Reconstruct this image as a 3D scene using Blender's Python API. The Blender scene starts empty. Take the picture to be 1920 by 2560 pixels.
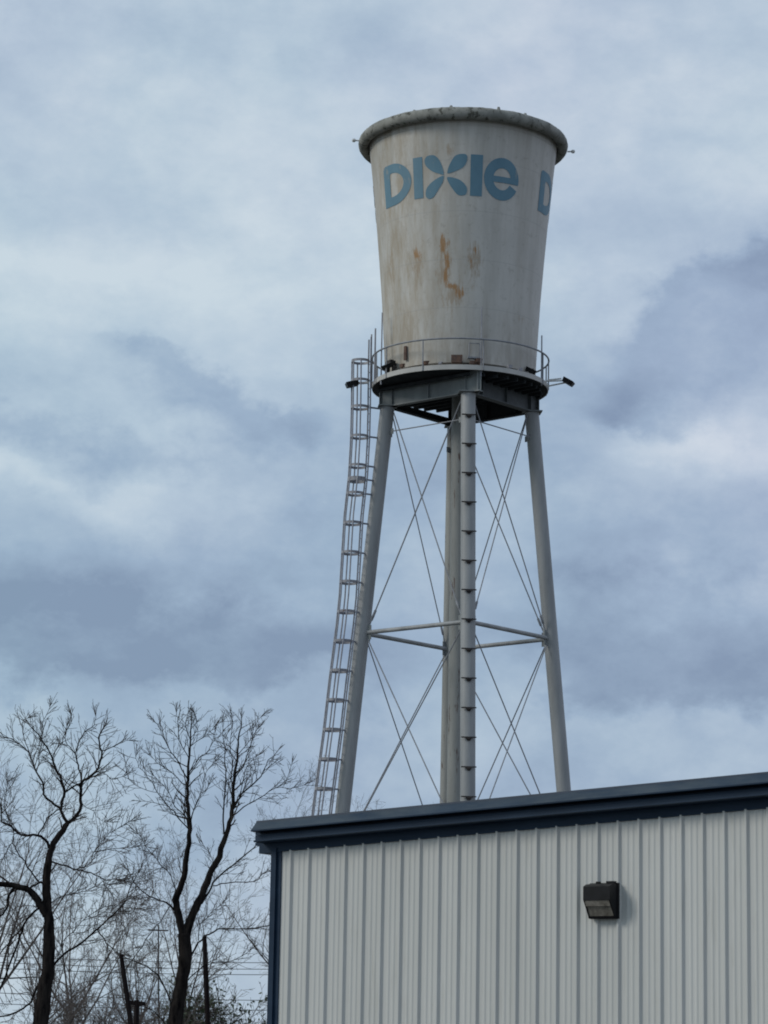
import bpy, bmesh, math, random
from mathutils import Vector as V, Matrix
import numpy as np
random.seed(7)
S=bpy.context.scene; C=S.collection
# ------------------------------------------------------------------ camera
F=6900.; P=math.atan(.197); RL=math.radians(1.03)
f0=V((0,math.cos(P),math.sin(P))); r0=V((1,0,0)); u0=V((0,-math.sin(P),math.cos(P)))
cu=u0*math.cos(RL)-r0*math.sin(RL); cr=r0*math.cos(RL)+u0*math.sin(RL); CAM=V((0,0,1.6))
cd=bpy.data.cameras.new('camera'); cam=bpy.data.objects.new('camera',cd); C.objects.link(cam)
cd.sensor_fit='VERTICAL'; cd.sensor_height=24; cd.sensor_width=18; cd.lens=F/2560*24; cd.clip_end=5000; cd.clip_start=.1
m=Matrix((cr,cu,-f0)).transposed().to_4x4(); m.translation=CAM; cam.matrix_world=m; S.camera=cam
def at(px,py,Y):            # photo pixel + depth -> real world point
    d=f0+cr*((px-960)/F)-cu*((py-1280)/F); return CAM+d*(Y/d.y)
# ------------------------------------------------------------------ mesh builder
class MB:
    def __init__(s): s.v=[]; s.f=[]; s.uv=None
    def tube(s,pts,rad,n=8,caps=True):
        pts=[V(p) for p in pts]; k=len(pts)
        if not hasattr(rad,'__len__'): rad=[rad]*k
        ref=None; base=len(s.v)
        for i,p in enumerate(pts):
            t=(pts[min(i+1,k-1)]-pts[max(i-1,0)])
            t=t.normalized() if t.length>1e-9 else V((0,0,1))
            if ref is None: ref=V((0,0,1)).cross(t) if abs(t.z)<.95 else V((1,0,0)).cross(t)
            a=(ref-t*ref.dot(t)).normalized(); ref=a; b=t.cross(a)
            for j in range(n):
                q=2*math.pi*j/n; s.v.append(p+(a*math.cos(q)+b*math.sin(q))*rad[i])
        for i in range(k-1):
            for j in range(n):
                A=base+i*n+j; B=base+i*n+(j+1)%n; s.f.append((A,B,B+n,A+n))
        if caps:
            s.f.append(tuple(base+j for j in range(n))[::-1]); s.f.append(tuple(base+(k-1)*n+j for j in range(n)))
        return s
    def box(s,c,ax,ay,az,sx,sy,sz):
        c=V(c); ax=V(ax).normalized()*sx/2; ay=V(ay).normalized()*sy/2; az=V(az).normalized()*sz/2; b=len(s.v)
        for i in (-1,1):
            for j in (-1,1):
                for k in (-1,1): s.v.append(c+ax*i+ay*j+az*k)
        s.f+=[tuple(b+q for q in t) for t in ((0,1,3,2),(4,6,7,5),(0,4,5,1),(2,3,7,6),(0,2,6,4),(1,5,7,3))]; return s
    def beam(s,a,b,w,h,up=(0,0,1)):     # rectangular bar from a to b
        a=V(a); b=V(b); d=(b-a); u=V(up); sd=d.cross(u).normalized(); u=sd.cross(d).normalized()
        return s.box((a+b)/2,d,sd,u,d.length,w,h)
    def prism(s,poly,fn0,fn1):          # polygon -> two ends
        b=len(s.v); n=len(poly)
        for q in poly: s.v.append(V(fn0(q)))
        for q in poly: s.v.append(V(fn1(q)))
        for i in range(n): j=(i+1)%n; s.f.append((b+i,b+j,b+n+j,b+n+i))
        s.f.append(tuple(b+i for i in range(n))[::-1]); s.f.append(tuple(b+n+i for i in range(n))); return s
    def rev(s,prof,c,n=96,closed=False):
        c=V(c); b=len(s.v); k=len(prof)
        for (r,z) in prof:
            for j in range(n):
                q=2*math.pi*j/n; s.v.append(V((c.x+r*math.cos(q),c.y+r*math.sin(q),z)))
        for i in range(k if closed else k-1):
            i2=(i+1)%k
            for j in range(n): s.f.append((b+i*n+j,b+i*n+(j+1)%n,b+i2*n+(j+1)%n,b+i2*n+j))
        return s
    def build(s,name,mat,parent=None,smooth=35,fix=True):
        me=bpy.data.meshes.new(name); me.from_pydata([tuple(v) for v in s.v],[],s.f); me.update()
        if fix:
            bm=bmesh.new(); bm.from_mesh(me); bmesh.ops.recalc_face_normals(bm,faces=bm.faces); bm.to_mesh(me); bm.free()
        if smooth:
            me.polygons.foreach_set('use_smooth',[True]*len(me.polygons))
            if smooth<180: me.set_sharp_from_angle(angle=math.radians(smooth))
        me.materials.append(mat); o=bpy.data.objects.new(name,me); C.objects.link(o)
        if parent: o.parent=parent; o.matrix_parent_inverse=Matrix.Translation(-ORI.get(parent.name,V((0,0,0))))
        return o
ORI={}
def empty(name,loc,label,cat,group=None):
    o=bpy.data.objects.new(name,None); C.objects.link(o); o.location=loc; ORI[o.name]=V(loc)
    o['label']=label; o['category']=cat
    if group: o['group']=group
    return o
def tag(o,label,cat,group=None,kind=None):
    o['label']=label; o['category']=cat
    if group: o['group']=group
    if kind: o['kind']=kind
    return o
# ------------------------------------------------------------------ materials
def newmat(name):
    m=bpy.data.materials.new(name); m.use_nodes=True; nt=m.node_tree; b=nt.nodes['Principled BSDF']; return m,nt,b
def N(nt,t,**k):
    n=nt.nodes.new(t)
    for a,v in k.items():
        if a in n.inputs: n.inputs[a].default_value=v
        else: setattr(n,a,v)
    return n
def MA(nt,op,a,b=None,c=None,clamp=False):
    n=nt.nodes.new('ShaderNodeMath'); n.operation=op; n.use_clamp=clamp
    for i,x in enumerate((a,b,c)):
        if x is None: continue
        if isinstance(x,(int,float)): n.inputs[i].default_value=x
        else: nt.links.new(x,n.inputs[i])
    return n.outputs[0]
def mixc(nt,f,a,b):
    n=nt.nodes.new('ShaderNodeMix'); n.data_type='RGBA'
    for i,x in ((0,f),(6,a),(7,b)):
        if isinstance(x,(int,float)): n.inputs[i].default_value=x
        elif isinstance(x,tuple): n.inputs[i].default_value=(*x,1)
        else: nt.links.new(x,n.inputs[i])
    return n.outputs[2]
def noise(nt,vec,scale,detail=4,rough=.55,mp=(1,1,1)):
    if mp!=(1,1,1):
        q=N(nt,'ShaderNodeMapping'); q.inputs['Scale'].default_value=mp; nt.links.new(vec,q.inputs[0]); vec=q.outputs[0]
    n=N(nt,'ShaderNodeTexNoise',Scale=scale,Detail=detail,Roughness=rough); nt.links.new(vec,n.inputs['Vector']); return n.outputs[0]
def ramp(nt,x,a,b): 
    n=nt.nodes.new('ShaderNodeMapRange'); n.inputs[1].default_value=a; n.inputs[2].default_value=b; nt.links.new(x,n.inputs[0]); return n.outputs[0]
def simple(name,c1,c2,scale=3,rough=.6,mp=(1,1,1),metal=0,bump=0,bs=20,lo=.35,hi=.65,spots=None,spec=.5):
    m,nt,b=newmat(name); tc=N(nt,'ShaderNodeTexCoord').outputs['Object']
    col=mixc(nt,ramp(nt,noise(nt,tc,scale,5,.6,mp),lo,hi),c1,c2)
    if spots:
        sc,th,c3=spots; col=mixc(nt,ramp(nt,noise(nt,tc,sc,6,.65,mp),th,th+.05),col,c3)
    nt.links.new(col,b.inputs['Base Color']); b.inputs['Roughness'].default_value=rough; b.inputs['Metallic'].default_value=metal; b.inputs['Specular IOR Level'].default_value=spec
    if bump:
        bp=N(nt,'ShaderNodeBump',Strength=bump,Distance=.02); nt.links.new(noise(nt,tc,bs,4),bp.inputs['Height']); nt.links.new(bp.outputs[0],b.inputs['Normal'])
    return m
PAINT=simple('tower_paint',(.205,.215,.22),(.295,.305,.31),1.2,.55,(1.5,1.5,.25),bump=.15,spots=(2.2,.70,(.16,.15,.13)))
RUSTP=simple('rusty_paint',(.20,.205,.195),(.29,.295,.28),1.2,.6,(1.5,1.5,.25),bump=.2,spots=(3.2,.60,(.09,.055,.045)))
DARKP=simple('girder_paint',(.13,.145,.15),(.20,.22,.22),1.5,.55,(1,1,.4),bump=.15,spots=(2,.66,(.08,.08,.07)))
UNDER=simple('shaded_underside_steel',(.018,.021,.024),(.04,.044,.048),2,.7,bump=.2,spec=0.15)  # near-black steel: the shade below the platform is put into the colour
RODM=simple('rod_steel',(.16,.17,.19),(.24,.25,.27),4,.5)
LADM=simple('ladder_steel',(.17,.18,.22),(.26,.27,.30),5,.5)
HOOPM=simple('hoop_steel',(.15,.15,.18),(.32,.32,.33),6,.5,spots=(3,.62,(.12,.07,.05)))
BLACK=simple('black_metal',(.004,.004,.005),(.010,.010,.012),8,.45,spec=0.2)
RUST=simple('rust_metal',(.06,.04,.035),(.13,.07,.045),9,.8)
STEPM=simple('step_steel',(.02,.02,.022),(.06,.05,.045),5,.7,spec=.2)
PALE=simple('pale_metal',(.45,.46,.45),(.6,.6,.58),6,.5)
NAVY=simple('navy_trim',(.007,.022,.046),(.013,.032,.062),1.1,.5,(1,1,3),bump=.05,bs=3,spec=0.22)
RIMM=simple('weathered_rim',(.17,.172,.155),(.27,.27,.245),1.8,.9,bump=.3,bs=10,lo=.40,hi=.60,spots=(4.,.555,(.075,.075,.06)))
GLASS=simple('lamp_glass',(.12,.11,.09),(.27,.25,.22),9,.25,bump=.3,bs=30)
WOODP=simple('pole_wood',(.008,.006,.007),(.02,.016,.016),3,.9,(6,6,.5),bump=.3,spec=0.08)
BARK=simple('dark_bark',(.005,.0045,.005),(.028,.024,.022),4,.95,(2,2,.6),bump=.6,bs=12,spec=0.05)
TWIG=simple('twig_bark',(.040,.034,.031),(.080,.066,.058),2,.95,spec=0.1)
FTWIG=simple('pale_twig_bark',(.07,.06,.055),(.13,.11,.10),2,.95)
LEAF=simple('dark_leaf',(.022,.035,.015),(.06,.085,.04),3,.6)
WIRE=simple('wire_rubber',(.07,.075,.085),(.10,.105,.12),2,.6)
GROUND=simple('ground_gravel',(.07,.07,.065),(.12,.115,.10),.3,.95)
_t=NAVY.node_tree; _b=_t.nodes['Principled BSDF']; _c=_b.inputs['Base Color'].links[0].from_socket
_g=N(_t,'ShaderNodeNewGeometry'); _s=N(_t,'ShaderNodeSeparateXYZ'); _t.links.new(_g.outputs['Normal'],_s.inputs[0])
_d=MA(_t,'MULTIPLY',ramp(_t,_s.outputs[2],.15,.6),ramp(_t,noise(_t,N(_t,'ShaderNodeTexCoord').outputs['Object'],1.4,6,.65,(1,1,5)),.25,.75))
_t.links.new(mixc(_t,MA(_t,'MULTIPLY',_d,.65),_c,(.085,.10,.105)),_b.inputs['Base Color'])   # mottled paler grey on upward-facing trim
def wall_mat():
    m,nt,b=newmat('wall_panel_paint'); tc=N(nt,'ShaderNodeTexCoord').outputs['Object']
    a=ramp(nt,noise(nt,tc,.8,5,.6,(1,1,.25)),.3,.7); c=mixc(nt,a,(.47,.475,.455),(.55,.555,.535))
    c=mixc(nt,ramp(nt,noise(nt,tc,6,5,.7,(1.5,1.5,.12)),.56,.75),c,(.44,.44,.41))
    nt.links.new(c,b.inputs['Base Color']); b.inputs['Roughness'].default_value=.42
    bp=N(nt,'ShaderNodeBump',Strength=.12,Distance=.01); nt.links.new(noise(nt,tc,1.6,3,.5,(1,1,.6)),bp.inputs['Height']); nt.links.new(bp.outputs[0],b.inputs['Normal'])
    return m
WALL=wall_mat()
# ------------------------------------------------------------------ sun & sky
SUNDIR=V((-.90,-.22,.58)).normalized()
sl=bpy.data.lights.new('sun','SUN'); sl.energy=1.5; sl.angle=math.radians(20); sl.color=(1,.95,.87)
so=bpy.data.objects.new('sun',sl); C.objects.link(so); so.rotation_euler=SUNDIR.to_track_quat('Z','Y').to_euler()
W=bpy.data.worlds.new('World'); S.world=W; W.use_nodes=True; nt=W.node_tree; nt.nodes.clear()
out=N(nt,'ShaderNodeOutputWorld'); sky=N(nt,'ShaderNodeTexSky'); sky.sky_type='NISHITA'; sky.sun_disc=False
sky.sun_elevation=math.asin(SUNDIR.z); sky.sun_rotation=math.atan2(SUNDIR.x,SUNDIR.y)
bg1=N(nt,'ShaderNodeBackground',Strength=.1); nt.links.new(sky.outputs[0],bg1.inputs[0])
D=N(nt,'ShaderNodeTexCoord').outputs['Generated']
nz=N(nt,'ShaderNodeVectorMath'); nz.operation='NORMALIZE'; nt.links.new(D,nz.inputs[0]); D=nz.outputs[0]
sp=N(nt,'ShaderNodeSeparateXYZ'); nt.links.new(D,sp.inputs[0]); X,Y_,Z=sp.outputs
yy=MA(nt,'MAXIMUM',MA(nt,'ABSOLUTE',Y_),.06)
w1=MA(nt,'SUBTRACT',noise(nt,D,15,5,.48,(1,1,1.5)),.5); w2=MA(nt,'SUBTRACT',noise(nt,D,13,5,.48,(1.1,1,1.6)),.5)
a_=MA(nt,'ADD',MA(nt,'DIVIDE',X,yy),MA(nt,'MULTIPLY',w1,.07))
e_=MA(nt,'ADD',MA(nt,'DIVIDE',Z,yy),MA(nt,'MULTIPLY',w2,.03))
def blob(px,py,sx,sy,amp,slope=0.):
    a0=(px-960)/F; e0=.197+(1280-py)/F*1.04
    da=MA(nt,'SUBTRACT',a_,a0); de=MA(nt,'SUBTRACT',MA(nt,'SUBTRACT',e_,e0),MA(nt,'MULTIPLY',da,slope))
    q=MA(nt,'ADD',MA(nt,'POWER',MA(nt,'ABSOLUTE',MA(nt,'DIVIDE',da,sx/F)),2.),MA(nt,'POWER',MA(nt,'ABSOLUTE',MA(nt,'DIVIDE',de,sy/F)),2.))
    return MA(nt,'MULTIPLY',MA(nt,'EXPONENT',MA(nt,'MULTIPLY',q,-1.)),amp)
val=MA(nt,'ADD',MA(nt,'MULTIPLY',MA(nt,'SUBTRACT',noise(nt,D,8,4,.48,(1,1,2.0)),.5),.55),.70)
val=MA(nt,'ADD',val,MA(nt,'MULTIPLY',MA(nt,'SUBTRACT',noise(nt,D,24,9,.63,(1,1,1.6)),.5),.62))
BL=[(300,420,650,330,.16),(1400,60,1200,200,.06),(150,700,420,160,.14),(1700,400,420,120,.18),(1000,650,500,250,.12),
 (650,600,500,60,-.06),(1300,1250,350,250,-.06),(1250,1480,1100,330,-.24),(300,1480,1000,300,-.16),(1100,900,600,250,-.08),(900,1980,1800,260,-.26),(300,2500,900,300,.02)]
lump=noise(nt,D,13,7,.58,(1,1,1.5)); val=MA(nt,'ADD',val,MA(nt,'MULTIPLY',MA(nt,'SUBTRACT',ramp(nt,lump,.42,.62),.5),.20))
lump2=noise(nt,D,31,7,.6,(1.05,1,1.3)); val=MA(nt,'ADD',val,MA(nt,'MULTIPLY',MA(nt,'SUBTRACT',ramp(nt,lump2,.40,.64),.5),.09))
for b in BL: val=MA(nt,'ADD',val,blob(*b))
def sm(x,a,b):
    n=nt.nodes.new('ShaderNodeMapRange'); n.interpolation_type='SMOOTHSTEP'; n.inputs[1].default_value=a; n.inputs[2].default_value=b; nt.links.new(x,n.inputs[0]); return n.outputs[0]
w3=MA(nt,'SUBTRACT',noise(nt,D,42,9,.62,(1,1,1.35)),.5); w4=MA(nt,'SUBTRACT',noise(nt,D,20,6,.55,(1,1,1.2)),.5)
def bank(x1,y1,x2,y2,depth,sharp,amp,xl=-4000,xr=4000,fade=150,inv=False):
    ea=lambda y:.197+(1280-y)/F*1.04
    a1=(x1-960)/F; e1=ea(y1); sl_=(ea(y2)-e1)/((x2-x1)/F)
    line=MA(nt,'ADD',MA(nt,'MULTIPLY',MA(nt,'SUBTRACT',a_,a1),sl_),e1)
    dd=MA(nt,'SUBTRACT',line,e_) if not inv else MA(nt,'SUBTRACT',e_,line)
    dd=MA(nt,'ADD',dd,MA(nt,'ADD',MA(nt,'MULTIPLY',w3,.036),MA(nt,'MULTIPLY',w4,.048)))
    m1=sm(dd,-.4*sharp/F,1.5*sharp/F); m2=MA(nt,'SUBTRACT',1.,sm(dd,.35*depth/F,depth/F))
    m3=sm(a_,(xl-fade-960)/F,(xl+fade-960)/F); m4=MA(nt,'SUBTRACT',1.,sm(a_,(xr-fade-960)/F,(xr+fade-960)/F))
    return MA(nt,'MULTIPLY',MA(nt,'MULTIPLY',MA(nt,'MULTIPLY',m1,m2),MA(nt,'MULTIPLY',m3,m4)),amp*.86)
for q in [(1380,800,1920,560,450,60,-.50,1450,4000,110),(1300,930,1920,820,230,60,-.14,1350,4000,150),
  (1200,1690,1920,1775,430,55,-.44,1330,4000,200,True),(1500,1240,1920,1180,300,90,-.14,1350,4000,160),
  (240,835,820,975,210,35,-.36,270,840,70),(0,1030,700,1120,130,40,-.24,-3000,560,120),(150,1340,850,1230,300,90,-.20,120,1000,160),
  (0,1735,900,1765,330,50,-.40,-3000,960,200,True),(0,1150,450,1215,150,28,.18,-3000,430,90),(1480,1000,1920,1060,170,40,.20,1470,4000,120),
  (500,520,1000,640,160,60,-.08,300,900,120),(1300,300,1920,200,200,80,-.08,1400,4000,150)]: val=MA(nt,'ADD',val,bank(*q))
cr_=N(nt,'ShaderNodeValToRGB'); nt.links.new(val,cr_.inputs[0]); el=cr_.color_ramp.elements
el[0].position=0; el[0].color=(.235,.312,.44,1); el[1].position=1; el[1].color=(.625,.705,.775,1)
e=el.new(.35); e.color=(.34,.442,.578,1); e=el.new(.7); e.color=(.482,.583,.69,1)
hue=mixc(nt,MA(nt,'ADD',ramp(nt,noise(nt,D,6,3),.2,.8),MA(nt,'MULTIPLY',X,1.6),clamp=True),(.965,1.025,1.01),(1.035,.99,1.03))
mu=N(nt,'ShaderNodeVectorMath'); mu.operation='MULTIPLY'; nt.links.new(cr_.outputs[0],mu.inputs[0]); nt.links.new(hue,mu.inputs[1])
bg2=N(nt,'ShaderNodeBackground',Strength=1.0); nt.links.new(mu.outputs[0],bg2.inputs[0])
mx=N(nt,'ShaderNodeMixShader',Fac=.92); nt.links.new(bg1.outputs[0],mx.inputs[1]); nt.links.new(bg2.outputs[0],mx.inputs[2]); nt.links.new(mx.outputs[0],out.inputs[0])
# ------------------------------------------------------------------ ground
g=MB(); g.v=[V((-1500,-300,0)),V((1500,-300,0)),V((1500,2500,0)),V((-1500,2500,0))]; g.f=[(0,1,2,3)]
o=g.build('ground',GROUND,smooth=0); o['kind']='structure'
# ------------------------------------------------------------------ warehouse
B0=V((-1.1824,38.8284,0)); DW=V((.25510,-.16681,0)); DW.normalize(); NW=V((DW.y,-DW.x,0))  # NW points to the camera side
if NW.y>0: NW=-NW
BK=-NW; UP=V((0,0,1)); SL=.048
S0=-.32; WID=26.; DEP=18.; ZC=4.385
def ztop(s): 
    q=s-S0; return ZC+SL*(q if q<WID/2 else WID-q)
def wp(s,o,z): return B0+DW*s+NW*o+UP*z
bld=empty('warehouse',wp(S0,0,0),'low metal warehouse with ribbed off-white walls and navy roof trim, in front of the tower','building')
def ribbed(sa,sb,fn,top,step=.3048,minor=True):
    # profile: list of (s,o) across the wall; fn(s,o,z)->point
    pr=[]; k0=math.ceil((sa)/step-1); k=k0
    while k*step<sb:
        c=k*step
        # major rib whose right flank sits at c
        pr+=[(c-.070,0),(c-.046,.036),(c-.020,.036),(c+.008,0)]
        if minor: pr+=[(c+.066,0),(c+.084,.007),(c+.100,.007),(c+.118,0),(c+.146,0),(c+.164,.007),(c+.180,.007),(c+.198,0)]
        k+=1
    pr=[p for p in pr if sa<p[0]<sb]; pr=[(sa,0)]+pr+[(sb,0)]
    mb=MB()
    for s,o in pr: mb.v+=[fn(s,o,0),fn(s,o,top(s))]
    for i in range(len(pr)-1): mb.f.append((2*i,2*i+2,2*i+3,2*i+1))
    return mb
ribbed(S0+.12,S0+WID-.12,wp,lambda s:ztop(s)+.008).build('front_wall',WALL,bld,smooth=0,fix=False)
ribbed(0.1,DEP-.1,lambda s,o,z:wp(S0-o,-s,z),lambda s:ZC+.05,minor=False).build('side_wall',WALL,bld,smooth=0)
ribbed(0.1,DEP-.1,lambda s,o,z:wp(S0+WID+o,-s,z),lambda s:ZC+.05,minor=False).build('side_wall',WALL,bld,smooth=0)
ribbed(S0+.12,S0+WID-.12,lambda s,o,z:wp(s,-DEP-o,z),lambda s:ztop(s)+.05,minor=False).build('rear_wall',WALL,bld,smooth=0)
rf=MB(); mid=S0+WID/2
for (a,b) in ((S0-.25,mid),(mid,S0+WID+.25)):
    rf.prism([(a,ztop(a)+.10),(b,ztop(b)+.10),(b,ztop(b)+.22),(a,ztop(a)+.22)],lambda q:wp(q[0],.02,q[1]),lambda q:wp(q[0],-DEP-.1,q[1]))
rf.build('roof',DARKP,bld,smooth=0)
# corner trims
for s,sg in ((S0,1),(S0+WID,-1)):
    t=MB(); t.box(wp(s+sg*.018,.012,ZC/2),DW,NW,UP,.085,.085,ZC+.1); t.box(wp(s+sg*.095,.004,ZC/2),DW,NW,UP,.068,.03,ZC+.1)
    t.build('corner_trim',NAVY,bld,smooth=0)
# rake trim, profile (outward, height)
PR=[(-.05,-.005),(.0335,-.005),(.0335,.128),(.255,.128),(.275,.135),(.275,.152),(.235,.158),(.235,.228),(.13,.230),(.13,.268),(.345,.272),(.345,.290),(.335,.30),(.225,.405),(.22,.43),(-.05,.43)]
rk=MB()
a=S0-.175
rk.prism(PR,lambda q:wp(a,q[0],ztop(a)+q[1]),lambda q:wp(mid,q[0],ztop(mid)+q[1]))
b_=S0+WID+.13
rk.prism(PR,lambda q:wp(mid,q[0],ztop(mid)+q[1]),lambda q:wp(b_,q[0],ztop(b_)+q[1]))
rk.build('rake_trim',NAVY,bld,smooth=0)
# eave gutters on both long sides (their end profile steps out past the corner)
GP=[(.0,.0),(.25,.0),(.25,.10),(.315,.115),(.325,.145),(.285,.16),(.27,.25),(.32,.265),(.325,.295),(.27,.33),(.22,.42),(0,.42)]
for sg,sx in ((-1,S0),(1,S0+WID)):
    MB().prism(GP,lambda q:wp(sx+sg*q[0],.03,ZC-.02+q[1]),lambda q:wp(sx+sg*q[0],-DEP,ZC-.02+q[1])).build('gutter',NAVY,bld,smooth=0)
# wall lamp
lp=at(1512,2253,36.2)
sL=(V((lp.x,lp.y,0))-B0).dot(DW); zL=lp.z
# intersect the photo ray with the wall plane
d=f0+cr*((1516-960)/F)-cu*((2253-1280)/F); t=(B0-CAM).dot(NW)/d.dot(NW); h=CAM+d*t; sL=(h-B0).dot(DW); zL=h.z
lamp=empty('wall_lamp',wp(sL,.03,zL),'black box wall lamp with grey glass lower half, on the ribbed warehouse wall','wall lamp')
hw=.195
hs=MB()
hs.box(wp(sL,.045,zL),DW,NW,UP,.41,.05,.46)
hs.prism([(.07,.225),(.20,.205),(.272,.175),(.272,.0),(.07,.0)],lambda q:wp(sL-hw,q[0],zL+q[1]),lambda q:wp(sL+hw,q[0],zL+q[1]))
for sg in (-1,1): hs.prism([(.07,0),(.268,0),(.12,-.215),(.07,-.215)],lambda q:wp(sL+sg*(hw-.016),q[0],zL+q[1]),lambda q:wp(sL+sg*hw,q[0],zL+q[1])) if sg<0 or True else None
hs.prism([(.07,-.20),(.135,-.20),(.12,-.228),(.07,-.228)],lambda q:wp(sL-hw,q[0],zL+q[1]),lambda q:wp(sL+hw,q[0],zL+q[1]))
hs.box(wp(sL-.07,.09,zL+.232),DW,NW,UP,.05,.05,.03); hs.box(wp(sL+.12,.09,zL+.235),DW,NW,UP,.12,.06,.03)
hs.build('housing',BLACK,lamp,smooth=0)
MB().prism([(.07,-.003),(.262,-.003),(.225,-.075),(.20,-.08),(.125,-.198),(.07,-.198)],lambda q:wp(sL-hw+.017,q[0],zL+q[1]),lambda q:wp(sL+hw-.017,q[0],zL+q[1])).build('lens',GLASS,lamp,smooth=0)
# ------------------------------------------------------------------ water tower
TY=105.; TC=at(1150,975,TY); TX=TC.x
DEPTH=(TC-CAM).dot(f0); PX=DEPTH/F      # metres per photo pixel there
def Zp(y): return at(1150,y,TY).z
def ax(z): return V((TX,TY,z))
tw=empty('water_tower',(TX,TY,0),'tall white cup-shaped water tower with blue lettering, rust stains and four grey steel legs','water tower')
# tank
prof=[(239,368),(236,392),(226.5,470),(217,560),(207.5,660),(199,760),(193.5,850),(190,905),(188,952)]
prof=[(r*PX,Zp(y)) for r,y in prof]
def Rz(z):
    for (ra,za),(rb,zb) in zip(prof,prof[1:]):
        if zb<=z<=za: return rb+(ra-rb)*(z-zb)/(za-zb)
    return prof[0][0] if z>prof[0][1] else prof[-1][0]
zt=prof[0][1]; zb=prof[-1][1]
NS=48; fine=[(Rz(zt+(zb-zt)*i/NS),zt+(zb-zt)*i/NS) for i in range(NS+1)]
def tank_mat():
    m,nt,b=newmat('stained_tank_paint'); uv=N(nt,'ShaderNodeUVMap').outputs[0]; tc=N(nt,'ShaderNodeTexCoord').outputs['Object']
    s=N(nt,'ShaderNodeSeparateXYZ'); nt.links.new(uv,s.inputs[0]); U,Vv,_=s.outputs    # U: metres along the wall, V: height in metres
    n1=noise(nt,uv,1.0,6,.6,(1.4,.12,1)); n2=noise(nt,uv,1.0,9,.74,(2.6,.5,1)); n3=noise(nt,uv,3.2,8,.7); n4=noise(nt,uv,1.0,6,.6,(.5,.5,1))
    c=mixc(nt,ramp(nt,n4,.3,.7),(.44,.43,.40),(.505,.49,.455))
    c=mixc(nt,MA(nt,'MULTIPLY',ramp(nt,n1,.42,.66),.75),c,(.36,.345,.31))
    c=mixc(nt,MA(nt,'MULTIPLY',ramp(nt,n2,.52,.75),.40),c,(.30,.27,.22))
    c=mixc(nt,MA(nt,'MULTIPLY',ramp(nt,n3,.56,.72),.55),c,(.23,.21,.18))
    # weathering is heaviest on the left flank
    lf=ramp(nt,U,.5,-2.4); c=mixc(nt,MA(nt,'MULTIPLY',MA(nt,'MULTIPLY',lf,ramp(nt,n2,.40,.60)),.70),c,(.30,.245,.17))
    # faint patches and plate seams
    def gb(u0,v0,su,sv,w=1.):
        du=MA(nt,'DIVIDE',MA(nt,'SUBTRACT',U,u0),su); dv=MA(nt,'DIVIDE',MA(nt,'SUBTRACT',Vv,v0),sv)
        q=MA(nt,'ADD',MA(nt,'MULTIPLY',du,du),MA(nt,'MULTIPLY',dv,dv)); return MA(nt,'MULTIPLY',MA(nt,'EXPONENT',MA(nt,'MULTIPLY',q,-1.)),w)
    nr=noise(nt,uv,1.0,7,.7,(7.5,1.7,1)); 
    def rust(bl,th,colr,amt):
        nonlocal c
        acc=None
        for q in bl: acc=gb(*q) if acc is None else MA(nt,'MAXIMUM',acc,gb(*q))
        f=MA(nt,'MULTIPLY',ramp(nt,MA(nt,'ADD',acc,MA(nt,'MULTIPLY',MA(nt,'SUBTRACT',nr,.5),2.2)),th,th+.35),amt)
        c=mixc(nt,f,c,colr)
    def pv(px,py): # photo pixel -> (u,v)
        R=Rz(Zp(py+50)); th=math.asin(max(-1,min(1,(px-1155)*PX/R))); return th*3.3, Zp(py+math.cos(th)*R*.27/PX)
    A=[(*pv(1104,612),.26,.55),(*pv(1113,655),.17,.6),(*pv(1112,690),.14,.8),(*pv(1125,716),.38,.18),(*pv(1148,732),.30,.38),(*pv(1042,640),.24,.34),(*pv(1184,628),.20,.30,.75),(*pv(1172,660),.17,.35,.7)]
    B=[(*pv(1105,660),.5,1.3,.8),(*pv(1130,740),.7,.9,.8),(*pv(1180,650),.45,.9,.85),(*pv(1040,660),.35,.9,.8),(*pv(1178,715),.4,.5,.6),(*pv(1115,385),.35,.35,.7),(*pv(980,680),.3,1.2,.7),(*pv(1300,640),.5,.8,.45),(*pv(1300,800),.4,.5,.45)]
    rust(B,.47,(.29,.22,.145),.66)
    rust(A,.58,(.29,.145,.04),.82)
    rust([(*pv(1113,610),.06,.35,.8),(*pv(1148,735),.08,.22,.8)],.75,(.16,.07,.025),.8)
    c=mixc(nt,MA(nt,'MULTIPLY',MA(nt,'MULTIPLY',ramp(nt,Vv,Zp(800),Zp(935)),ramp(nt,n2,.36,.62)),.55),c,(.27,.24,.20))
    c=mixc(nt,MA(nt,'MULTIPLY',MA(nt,'MULTIPLY',ramp(nt,Vv,Zp(520),Zp(395)),ramp(nt,n1,.40,.62)),.40),c,(.25,.235,.20))
    sm=None
    for y in (470,590,705,820):
        q=MA(nt,'LESS_THAN',MA(nt,'ABSOLUTE',MA(nt,'SUBTRACT',Vv,Zp(y))),.018); sm=q if sm is None else MA(nt,'MAXIMUM',sm,q)
    c=mixc(nt,MA(nt,'MULTIPLY',sm,.22),c,(.25,.25,.25))
    nt.links.new(c,b.inputs['Base Color']); b.inputs['Roughness'].default_value=.62
    bp=N(nt,'ShaderNodeBump',Strength=.35,Distance=.03); nt.links.new(MA(nt,'ADD',noise(nt,uv,.9,4,.5),MA(nt,'MULTIPLY',sm,.3)),bp.inputs['Height']); nt.links.new(bp.outputs[0],b.inputs['Normal'])
    return m
TANK=tank_mat()
tk=MB(); n=128; tk.rev(fine,ax(0),n)
zr=zt-.35; c0=len(tk.v); tk.v.append(V((TX,TY,zr+.3)))
Ri=fine[0][0]
for j in range(n): q=2*math.pi*j/n; tk.v.append(V((TX+(Ri-.03)*math.cos(q),TY+(Ri-.03)*math.sin(q),zr)))
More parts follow.
